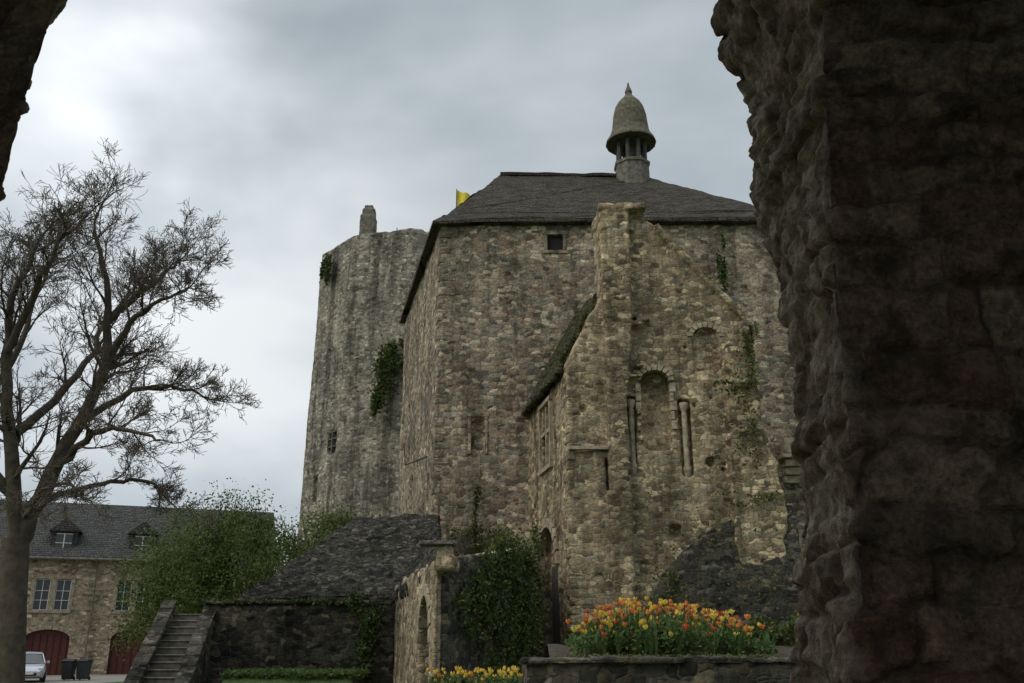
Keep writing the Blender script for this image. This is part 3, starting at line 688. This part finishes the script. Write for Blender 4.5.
for x,zt,zb,w_ in ((-2.0,.62,.38,.70),(-1.92,.80,.28,.80),(-1.5,.95,.22,.86),(-.6,.98,.2,.875),(.6,.96,.2,.875),(1.2,.90,.2,.86),(1.7,.80,.24,.80),(1.98,.66,.3,.68),(2.06,.55,.38,.58)):
    secs.append([(x,-w_*.92,zb),(x,-w_,(zb+zt)/2),(x,-w_*.9,zt),(x,-w_*.5,zt+.03),(x,w_*.5,zt+.03),(x,w_*.9,zt),(x,w_,(zb+zt)/2),(x,w_*.92,zb)])
loft(cm,secs,0)
secs=[]
for x,zt,w_ in ((-1.9,1.0,.60),(-1.55,1.38,.60),(-.9,1.47,.62),(0,1.49,.62),(.45,1.40,.60),(1.15,.97,.58)):
    zb=.93; secs.append([(x,-.78,zb),(x,-w_,zt-.04),(x,-w_*.6,zt),(x,w_*.6,zt),(x,w_,zt-.04),(x,.78,zb)])
loft(cm,secs,1)
secs=[]
for x,zt,w_ in ((-1.6,1.38,.58),(-.9,1.475,.60),(0,1.495,.60),(.4,1.43,.58)):
    secs.append([(x,-w_,zt-.03),(x,-w_,zt+.02),(x,0,zt+.05),(x,w_,zt+.02),(x,w_,zt-.03)])
loft(cm,secs,0)
for sg in (-1,1):
    for pts in ([(1.12,.77*sg,.96),(.42,.61*sg,1.43)],[(-.1,.775*sg,.95),(-.1,.63*sg,1.46)],[(-1.2,.775*sg,.95),(-1.3,.62*sg,1.42)],[(-1.85,.75*sg,.98),(-1.55,.6*sg,1.38)]): cm.tube(pts,[.035,.035],5,0)
    cm.box(.75,.95,min(.85*sg,1.0*sg),max(.85*sg,1.0*sg),.95,1.08,0)
    for xx in (-1.28,1.3):
        cm.tube([(xx,sg*.68,.31),(xx,sg*.885,.31)],[.31,.31],18,2); cm.tube([(xx,sg*.86,.31),(xx,sg*.9,.31)],[.2,.18],12,4)
    cm.box(1.80,1.99,min(.45*sg,.70*sg),max(.45*sg,.70*sg),.60,.74,3)
    cm.box(-2.0,-1.88,min(.55*sg,.76*sg),max(.55*sg,.76*sg),.72,.92,5)
cm.box(2.0,2.08,-.4,.4,.36,.5,2); cm.box(2.07,2.1,-.26,.26,.42,.53,6)
cm.make('bodywork',[M_paint,M_glass,M_tyre,M_lamp,M_rim,M_red,M_white],car,smooth=False,bevel=.02)
M_bin=mat_simple('bin_plastic',(.025,.03,.03),.5,.1)
for (bx,by) in ((-24.9,53.8),(-24.15,54.0)):
    e=empty('wheelie_bin',(bx,by,.004),math.radians(random.uniform(-10,10))); m_=MB()
    m_.add([(-.24,-.27,.06),(.24,-.27,.06),(.24,.25,.06),(-.24,.25,.06),(-.3,-.36,1.0),(.3,-.36,1.0),(.3,.33,1.0),(-.3,.33,1.0)],[(3,2,1,0),(4,5,6,7),(0,1,5,4),(1,2,6,5),(2,3,7,6),(3,0,4,7)])
    m_.prism([(-.32,-.4,1.0),(-.32,.38,1.0),(-.32,.38,1.1),(-.32,0,1.14),(-.32,-.4,1.05)],(.64,0,0)); m_.tube([(-.28,.42,1.02),(.28,.42,1.02)],[.025,.025],6)
    for sg in (-1,1): m_.tube([(sg*.24,.25,.1),(sg*.3,.25,.1)],[.1,.1],12)
    m_.make('bin_body',[M_bin],e,bevel=.015)

# ------------------------------------------------------------------ grass bank, flower beds
vv=[];ff=[]; nx,ny=40,14
for i in range(nx+1):
    for j in range(ny+1):
        x=-7.8+4.0*i/nx; y=23.0+3.7*j/ny; vv.append((x,y,0))
vv=np.array(vv); hh=1.34*np.clip((vv[:,1]-23.0)/2.0,0,1)**.6*np.clip((vv[:,0]+7.8)/.4,0,1)*np.clip((-3.8-vv[:,0])/.3,0,1)+fbm(vv,1.5,3,4)*.04; vv[:,2]=np.maximum(hh,.002)
for i in range(nx):
    for j in range(ny): a=i*(ny+1)+j; ff.append((a,a+ny+1,a+ny+2,a+1))
obj('grass_bank',vv,ff,M_grass,None,True)
g=rng.random((9000,2)); gp=np.stack([-7.5+3.6*g[:,0],24.6+2.1*g[:,1],np.full(9000,1.34)+rng.normal(size=9000)*.04],1)
leafobj('grass_tufts',leaves(gp,.10),[M_bush,M_stem],None,.5)

bed=empty('raised_flower_bed')
bw=MB(); bw.box(.16,6.5,12.0,12.4,0,1.93); bw.box(.16,.55,12.3,15,0,1.9)
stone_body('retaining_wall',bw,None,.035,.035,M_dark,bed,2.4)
cc=MB(); x=.12
while x<6.4:
    w_=random.uniform(.25,.6); y_=random.uniform(-.03,.03); cc.box(x,x+w_-.015,11.95+y_,12.42,1.91,1.96+random.uniform(0,.05)); x+=w_
stone_body('coping',cc,None,.022,.02,M_dark,bed,5,.6)
vv=[];ff=[]
for i in range(41):
    for j in range(13):
        x=.5+6*i/40; y=12.35+2.6*j/12; vv.append((x,y,1.9+.22*math.sin(math.pi*j/12)+random.uniform(-.02,.02)))
for i in range(40):
    for j in range(12): a=i*13+j; ff.append((a,a+13,a+14,a+1))
obj('soil',vv,ff,M_soil,bed,True)
bw2=MB(); bw2.box(-2.2,.15,13.2,13.5,0,1.42); bw2.box(-2.2,.15,13.5,15.5,0,1.38); stone_body('lower_bed_wall',bw2,None,.05,.03,M_dark,bed,2.4)
P=np.stack([rng.uniform(.2,3.6,1600),12.0+rng.normal(size=1600)*.06+.1,1.985+np.abs(rng.normal(size=1600))*.012],1)
P=P[vn(P,3.0,8)>.05]; leafobj('moss',leaves(P,.035),[M_dry,M_bush],None,.3)

def tulips(name,spots,parent=None,colw=(.42,.43,.15),hs=1.0):
    tb=MB()
    for (x,y,z,h) in spots:
        lx,ly=random.gauss(0,.07),random.gauss(0,.06); top=Vector((x+lx,y+ly,z+h))
        tb.tube([(x,y,z),(x+lx*.4,y+ly*.4,z+h*.5),top],[.007,.006,.005],3,0,False)
        for k in range(random.choice((3,4,4))):
            g=random.uniform(0,6.28); L=h*random.uniform(.6,1.0); dx,dy=math.cos(g),math.sin(g); wv=Vector((-dy,dx,0))*random.uniform(.018,.03)
            c=[Vector((x,y,z+.01)),Vector((x+dx*L*.15,y+dy*L*.15,z+L*.5)),Vector((x+dx*L*.32,y+dy*L*.32,z+L*.88)),Vector((x+dx*L*.55,y+dy*L*.55,z+L*random.uniform(.8,1.05)))]
            tb.add([c[0]-wv*.6,c[0]+wv*.6,c[1]+wv,c[1]-wv,c[2]+wv*.8,c[2]-wv*.8,c[3]],[(0,1,2,3),(3,2,4,5),(5,4,6)],0)
        r_=random.random(); m_=1 if r_<colw[0] else 2 if r_<colw[0]+colw[1] else 3
        s_=random.uniform(.7,1.15)*hs; op=random.uniform(.6,2.0)
        for k in range(6):
            g=k*math.pi/3+random.uniform(-.2,.2); dx,dy=math.cos(g),math.sin(g); wv=Vector((-dy,dx,0))
            rr=.026*s_
            p=[top+Vector((dx*.006,dy*.006,0)),top+Vector((dx*rr,dy*rr,.022*s_)),top+Vector((dx*rr*1.05*op,dy*rr*1.05*op,.05*s_)),top+Vector((dx*rr*.9*op,dy*rr*.9*op,.075*s_+random.uniform(-.01,.01)))]
            tb.add([p[0],p[1]-wv*.019*s_,p[1]+wv*.019*s_,p[2]-wv*.018*s_,p[2]+wv*.018*s_,p[3]],[(0,2,1),(1,2,4,3),(3,4,5)],m_)
    return tb.make(name,[M_stem,M_tor,M_tye,M_tre],parent,norm=False)
sp=[]
cl=[(random.uniform(.95,3.1),random.uniform(12.6,14.2)) for _ in range(24)]
for _ in range(260):
    if random.random()<.6:
        c_=random.choice(cl); x=c_[0]+random.gauss(0,.14); y=min(14.4,max(12.48,c_[1]+random.gauss(0,.15)))
    else: x=random.uniform(.85,3.4); y=random.uniform(12.5,14.3)
    if x<.75: continue
    env=.34+.20*math.exp(-((x-2.0)/.9)**2)
    sp.append((x,y,1.95+.15*math.sin(math.pi*(y-12.35)/2.6),env*random.uniform(.4,1.2)))
tulips('tulips',sp)
sp=[(random.uniform(-1.15,.1),random.uniform(13.3,15.2),1.38,random.uniform(.16,.38)) for _ in range(95)]
tulips('yellow_tulips',sp,None,(.08,.88,.04),.9)
P=np.stack([rng.uniform(.8,3.5,8500),rng.uniform(12.45,14.5,8500),rng.uniform(1.95,2.15,8500)],1)
P[:,2]+=.36*np.exp(-((P[:,0]-2.0)/1.0)**2)*rng.random(8500)
leafobj('bed_foliage',leaves(P,.075,None,0,.6),[M_stem,M_bush],None,.3)
P=np.stack([rng.uniform(-1.2,.12,2800),rng.uniform(13.3,15.3,2800),rng.uniform(1.38,1.66,2800)],1); leafobj('bed_foliage',leaves(P,.065),[M_stem,M_ivy],None,.4)
leafobj('shrub',leaves(clump((3.95,14.0,2.15),(.6,.7,.5),4500,30),.065),[M_ivy,M_ivyy],None,.15)

# ------------------------------------------------------------------ gate arch around the viewer
gate=empty('gate_archway')
m,nt,b=newmat('gate_rough_stone'); L=nt.links; tc=N(nt,'ShaderNodeTexCoord').outputs['Object']
at=N(nt,'ShaderNodeAttribute'); at.attribute_name='sc'; sp_=N(nt,'ShaderNodeSeparateColor'); L.new(at.outputs['Color'],sp_.inputs[0])
c=ramp(nt,sp_.outputs[0],[(0,(.10,.060,.042)),(.3,(.15,.105,.075)),(.5,(.10,.078,.06)),(.75,(.20,.15,.11)),(1,(.12,.075,.055))])
n1=noise(nt,tc,16,6,.75); n2=noise(nt,tc,4.5,5,.68); n3=noise(nt,tc,70,3,.7)
c=mix(nt,1.0,c,ramp(nt,n1.outputs[0],[(.3,.35),(.7,1.7)]),'MULTIPLY')
c=mix(nt,1.0,c,ramp(nt,n3.outputs[0],[(.3,.6),(.7,1.4)]),'MULTIPLY')
c=mix(nt,ramp(nt,sp_.outputs[1],[(.45,0.0),(.95,.7)]),c,mix(nt,1.0,(.07,.055,.042),ramp(nt,n1.outputs[0],[(.3,.3),(.7,1.5)]),'MULTIPLY'))
c=mix(nt,ramp(nt,n2.outputs[0],[(.54,0.0),(.66,.5)]),c,mix(nt,1.0,(.20,.165,.125),ramp(nt,n1.outputs[0],[(.3,.3),(.7,1.5)]),'MULTIPLY'))
c=mix(nt,ramp(nt,n2.outputs[0],[(.36,.8),(.47,0.0)]),c,(.035,.027,.022))
c=mix(nt,ramp(nt,noise(nt,tc,7,5,.7).outputs[0],[(.60,0.0),(.68,.45)]),c,(.07,.075,.035))
c=mix(nt,math_(nt,'MULTIPLY',sp_.outputs[2],.75),c,mix(nt,1.0,mix(nt,ramp(nt,n2.outputs[0],[(.42,0.0),(.56,1.0)]),(.25,.18,.125),(.44,.365,.27)),ramp(nt,n1.outputs[0],[(.3,.22),(.7,1.6)]),'MULTIPLY'))  # reveal side paler: daylight falling on it is put into the colour
L.new(c,b.inputs['Base Color']); b.inputs['Roughness'].default_value=.9; b.inputs['Specular IOR Level'].default_value=.15
bp=N(nt,'ShaderNodeBump'); bp.inputs['Strength'].default_value=1.0; bp.inputs['Distance'].default_value=.02
L.new(math_(nt,'ADD',n1.outputs[0],math_(nt,'MULTIPLY',n3.outputs[0],.5)),bp.inputs['Height']); L.new(bp.outputs[0],b.inputs['Normal'])
M_gate=m

def jamb(name,side,ctr,res,seed,zlo=.55,zhi=5.25,xo=2.7,amp=1.0):
    zc=np.array([c[0] for c in ctr]); xn=np.array([c[1] for c in ctr]); xf=np.array([c[2] for c in ctr])
    Z=np.arange(zlo,zhi,res); nz=len(Z); Xn=np.interp(Z,zc,xn); Xf=np.interp(Z,zc,xf)
    ln=1.75; lr=.82; lo_=1.4; S=np.arange(0,ln+lr+lo_,res); ns=len(S)
    XO=xo*side
    X=np.empty((nz,ns)); Y=np.empty((nz,ns))
    a=S<ln; bb=(S>=ln)&(S<ln+lr); cc_=S>=ln+lr
    ta=S[a]/ln; tb_=(S[bb]-ln)/lr; tc2=(S[cc_]-ln-lr)/lo_
    X[:,a]=XO+(Xn[:,None]-XO)*ta; Y[:,a]=2.2
    X[:,bb]=Xn[:,None]+(Xf-Xn)[:,None]*tb_; Y[:,bb]=2.2+.8*tb_
    X[:,cc_]=Xf[:,None]+(XO-Xf)[:,None]*tc2; Y[:,cc_]=3.0
    k=max(1,int(.035/res)); ker=np.ones(2*k+1)/(2*k+1)
    for arr in (X,Y):
        pad=np.pad(arr,((0,0),(k,k)),mode='edge'); 
        arr[:]=np.apply_along_axis(lambda r: np.convolve(r,ker,'valid'),1,pad)
    tx=np.gradient(X,axis=1); ty=np.gradient(Y,axis=1); l=np.hypot(tx,ty)+1e-9; tx/=l; ty/=l
    nxn,nyn=(-ty,tx) if side>0 else (ty,-tx)
    ss,zz=np.meshgrid(S,Z); p=np.stack([ss.ravel(),zz.ravel(),np.zeros(ss.size)],1)
    wx=fbm(p,4.0,3,seed)*.06; wz=fbm(p+7,3.4,3,seed+5)*.055
    s2=p[:,0]+wx; z2=p[:,1]+wz
    rs=np.random.RandomState(seed); rows=[zlo-.5]
    while rows[-1]<zhi+.6: rows.append(rows[-1]+rs.uniform(.06,.19))
    rows=np.array(rows); ri=np.clip(np.searchsorted(rows,z2)-1,0,len(rows)-2)
    dz=np.minimum(z2-rows[ri],rows[ri+1]-z2); de=np.full(len(s2),1.0); tint=np.zeros(len(s2)); offs=np.zeros(len(s2))
    for r_ in range(len(rows)-1):
        mk=ri==r_
        if not mk.any(): continue
        br=[-.5-rs.uniform(0,.3)]
        while br[-1]<5: br.append(br[-1]+rs.uniform(.10,.42))
        br=np.array(br); bi=np.clip(np.searchsorted(br,s2[mk])-1,0,len(br)-2); de[mk]=np.minimum(s2[mk]-br[bi],br[bi+1]-s2[mk])
        tv=rs.rand(len(br)); ov=rs.uniform(-1,1,len(br)); tint[mk]=tv[bi]; offs[mk]=ov[bi]
    e=np.minimum(dz,de); e_n=e+fbm(p,12,3,seed+9)*.009
    st=np.clip(e_n/.022,0,1); st=st*st*(3-2*st)
    rev=np.clip((p[:,0]-ln+.0)/.12,0,1)
    d=(st-1)*.024+offs*.022*st+fbm(p,5,4,seed+20)*.014+fbm(p,22,4,seed+30)*.006
    d=d+rev*(fbm(p,3.2,4,seed+40)*.018+np.abs(fbm(p,9,4,seed+44))*-.018+fbm(p,18,3,seed+46)*.007)
    d=d+ (1-st)*fbm(p,30,2,seed+50)*.005
    d=(d*amp).reshape(nz,ns); X=X+nxn*d; Y=Y+nyn*d
    Zz=zz+ (fbm(p,6,2,seed+60)*.004).reshape(nz,ns)
    co=np.stack([X,Y,Zz],2).reshape(-1,3)
    idx=np.arange(nz*ns).reshape(nz,ns); q=np.stack([idx[:-1,:-1],idx[:-1,1:],idx[1:,1:],idx[1:,:-1]],2).reshape(-1,4)
    if side>0: q=q[:,::-1]
    me=bpy.data.meshes.new(name); me.vertices.add(len(co)); me.vertices.foreach_set('co',co.ravel()); me.loops.add(q.size); me.loops.foreach_set('vertex_index',q.ravel().astype(np.int32))
    me.polygons.add(len(q)); me.polygons.foreach_set('loop_start',np.arange(len(q),dtype=np.int32)*4); me.update(calc_edges=True)
    at=me.attributes.new('sc','FLOAT_COLOR','POINT'); col=np.zeros((len(co),4)); col[:,0]=tint; col[:,1]=1-st; col[:,2]=np.clip((p[:,0]-ln+.03+fbm(p,8,3,seed+3)*.05)/.1,0,1); col[:,3]=1; at.data.foreach_set('color',col.ravel())  # blue channel masks the painted daylight, from the reveal outward
    me.polygons.foreach_set('use_smooth',[True]*len(q)); me.materials.append(M_gate); me.validate()
    o=bpy.data.objects.new(name,me); COL.objects.link(o); o.parent=gate; return o
right=[(.5,.80,.88),(2.07,.80,.875),(2.32,.81,.89),(2.57,.82,.93),(2.77,.83,.965),(2.87,.83,.98),(3.23,.84,.95),(3.46,.86,.925),(3.74,.88,.88),(4.0,.90,.88),(4.17,.90,.885),(4.27,.89,.84),(4.35,.88,.795),(4.64,.83,.79),(4.9,.6,.6),(5.25,.25,.3)]
left=[(.5,-1.50,-2.2),(2.9,-1.48,-2.15),(3.15,-1.38,-2.1),(3.35,-1.375,-2.1),(3.55,-1.37,-2.1),(3.8,-1.35,-2.05),(4.0,-1.32,-2.0),(4.3,-1.26,-1.95),(4.7,-1.12,-1.85),(5.25,-.8,-1.4)]
jamb('right_jamb',1,right,.009,21); jamb('left_jamb',-1,left,.014,45,amp=.7)
gm=MB(); gm.box(-6,6,2.15,3.05,5.2,7.5); gm.box(2.65,6,2.17,3.03,0,5.2); gm.box(-6,-2.65,2.17,3.03,0,5.2)
gm.box(2.55,3.2,-1.4,2.17,0,5.6); gm.box(-3.2,-2.55,-1.4,2.17,0,5.6); gm.box(-3.2,3.2,-1.4,2.15,5.2,5.8)  # unseen side walls and ceiling, added and sized to limit light on the jambs
gm.make('unseen_passage_masonry',[M_dark],gate)
gf=MB(); gf.box(-3.3,3.3,-4,5.5,-.2,.6); gf.make('passage_floor',[M_floor],gate)

# ------------------------------------------------------------------ camera, sun, world
cam=bpy.data.cameras.new('camera'); co=bpy.data.objects.new('camera',cam); COL.objects.link(co); co.location=(0,0,2.2); co.rotation_euler=(math.radians(108.3),0,0)
cam.lens=31.64; cam.sensor_width=36; cam.clip_start=.05; cam.clip_end=4000; scene.camera=co
sun=bpy.data.lights.new('sun','SUN'); so=bpy.data.objects.new('sun',sun); COL.objects.link(so); sun.energy=1.2; sun.angle=math.radians(35); sun.color=(1,.94,.86)
sd_=Vector((-.70,-.45,.60)).normalized(); so.rotation_euler=(-sd_).to_track_quat('-Z','Y').to_euler(); so.location=(-20,-10,30)
w=bpy.data.worlds.new('World'); scene.world=w; w.use_nodes=True; nt=w.node_tree; nt.nodes.clear(); L=nt.links
out=N(nt,'ShaderNodeOutputWorld'); sky=N(nt,'ShaderNodeTexSky'); sky.sky_type='NISHITA'; sky.sun_disc=False
sky.sun_elevation=math.asin(sd_.z); sky.sun_rotation=math.atan2(sd_.x,sd_.y)
b1=N(nt,'ShaderNodeBackground'); L.new(sky.outputs[0],b1.inputs[0]); b1.inputs[1].default_value=.07
tc=N(nt,'ShaderNodeTexCoord').outputs['Generated']
nz=noise(nt,mapped(nt,tc,(1,1,1.7)),2.0,4,.5,.25)
nz2=noise(nt,mapped(nt,tc,(1,1,2.2)),6.0,4,.5,.2)
f=math_(nt,'ADD',math_(nt,'MULTIPLY',nz.outputs[0],.8),math_(nt,'MULTIPLY',nz2.outputs[0],.2))
c=ramp(nt,f,[(.36,(.40,.46,.505)),(.48,(.51,.575,.62)),(.56,(.61,.665,.70)),(.66,(.78,.82,.84))])
def glow(v,p):
    dp=N(nt,'ShaderNodeVectorMath',operation='DOT_PRODUCT'); L.new(tc,dp.inputs[0]); dp.inputs[1].default_value=Vector(v).normalized()
    return math_(nt,'POWER',math_(nt,'MAXIMUM',dp.outputs['Value'],0.0),p)
g=math_(nt,'ADD',math_(nt,'MULTIPLY',glow((-.458,.868,.558),90),.45),math_(nt,'MULTIPLY',glow((-.40,.93,.22),10),.20))
g=math_(nt,'MULTIPLY',g,ramp(nt,f,[(.38,.4),(.58,1.2)]))
gc=N(nt,'ShaderNodeCombineColor'); [L.new(g,gc.inputs[i]) for i in range(3)]
c=mix(nt,1.0,c,gc.outputs[0],'ADD')
sx=N(nt,'ShaderNodeSeparateXYZ'); L.new(tc,sx.inputs[0])
b2_=N(nt,'ShaderNodeBackground'); L.new(c,b2_.inputs[0]); 
L.new(math_(nt,'ADD',.92,math_(nt,'MULTIPLY',ramp(nt,sx.outputs[2],[(.66,0.0),(1.0,1.0)]),2.0)),b2_.inputs[1])
ms=N(nt,'ShaderNodeMixShader'); ms.inputs[0].default_value=.88; L.new(b1.outputs[0],ms.inputs[1]); L.new(b2_.outputs[0],ms.inputs[2]); L.new(ms.outputs[0],out.inputs[0])
scene.view_settings.view_transform='Standard'; scene.view_settings.look='None'; scene.view_settings.exposure=0
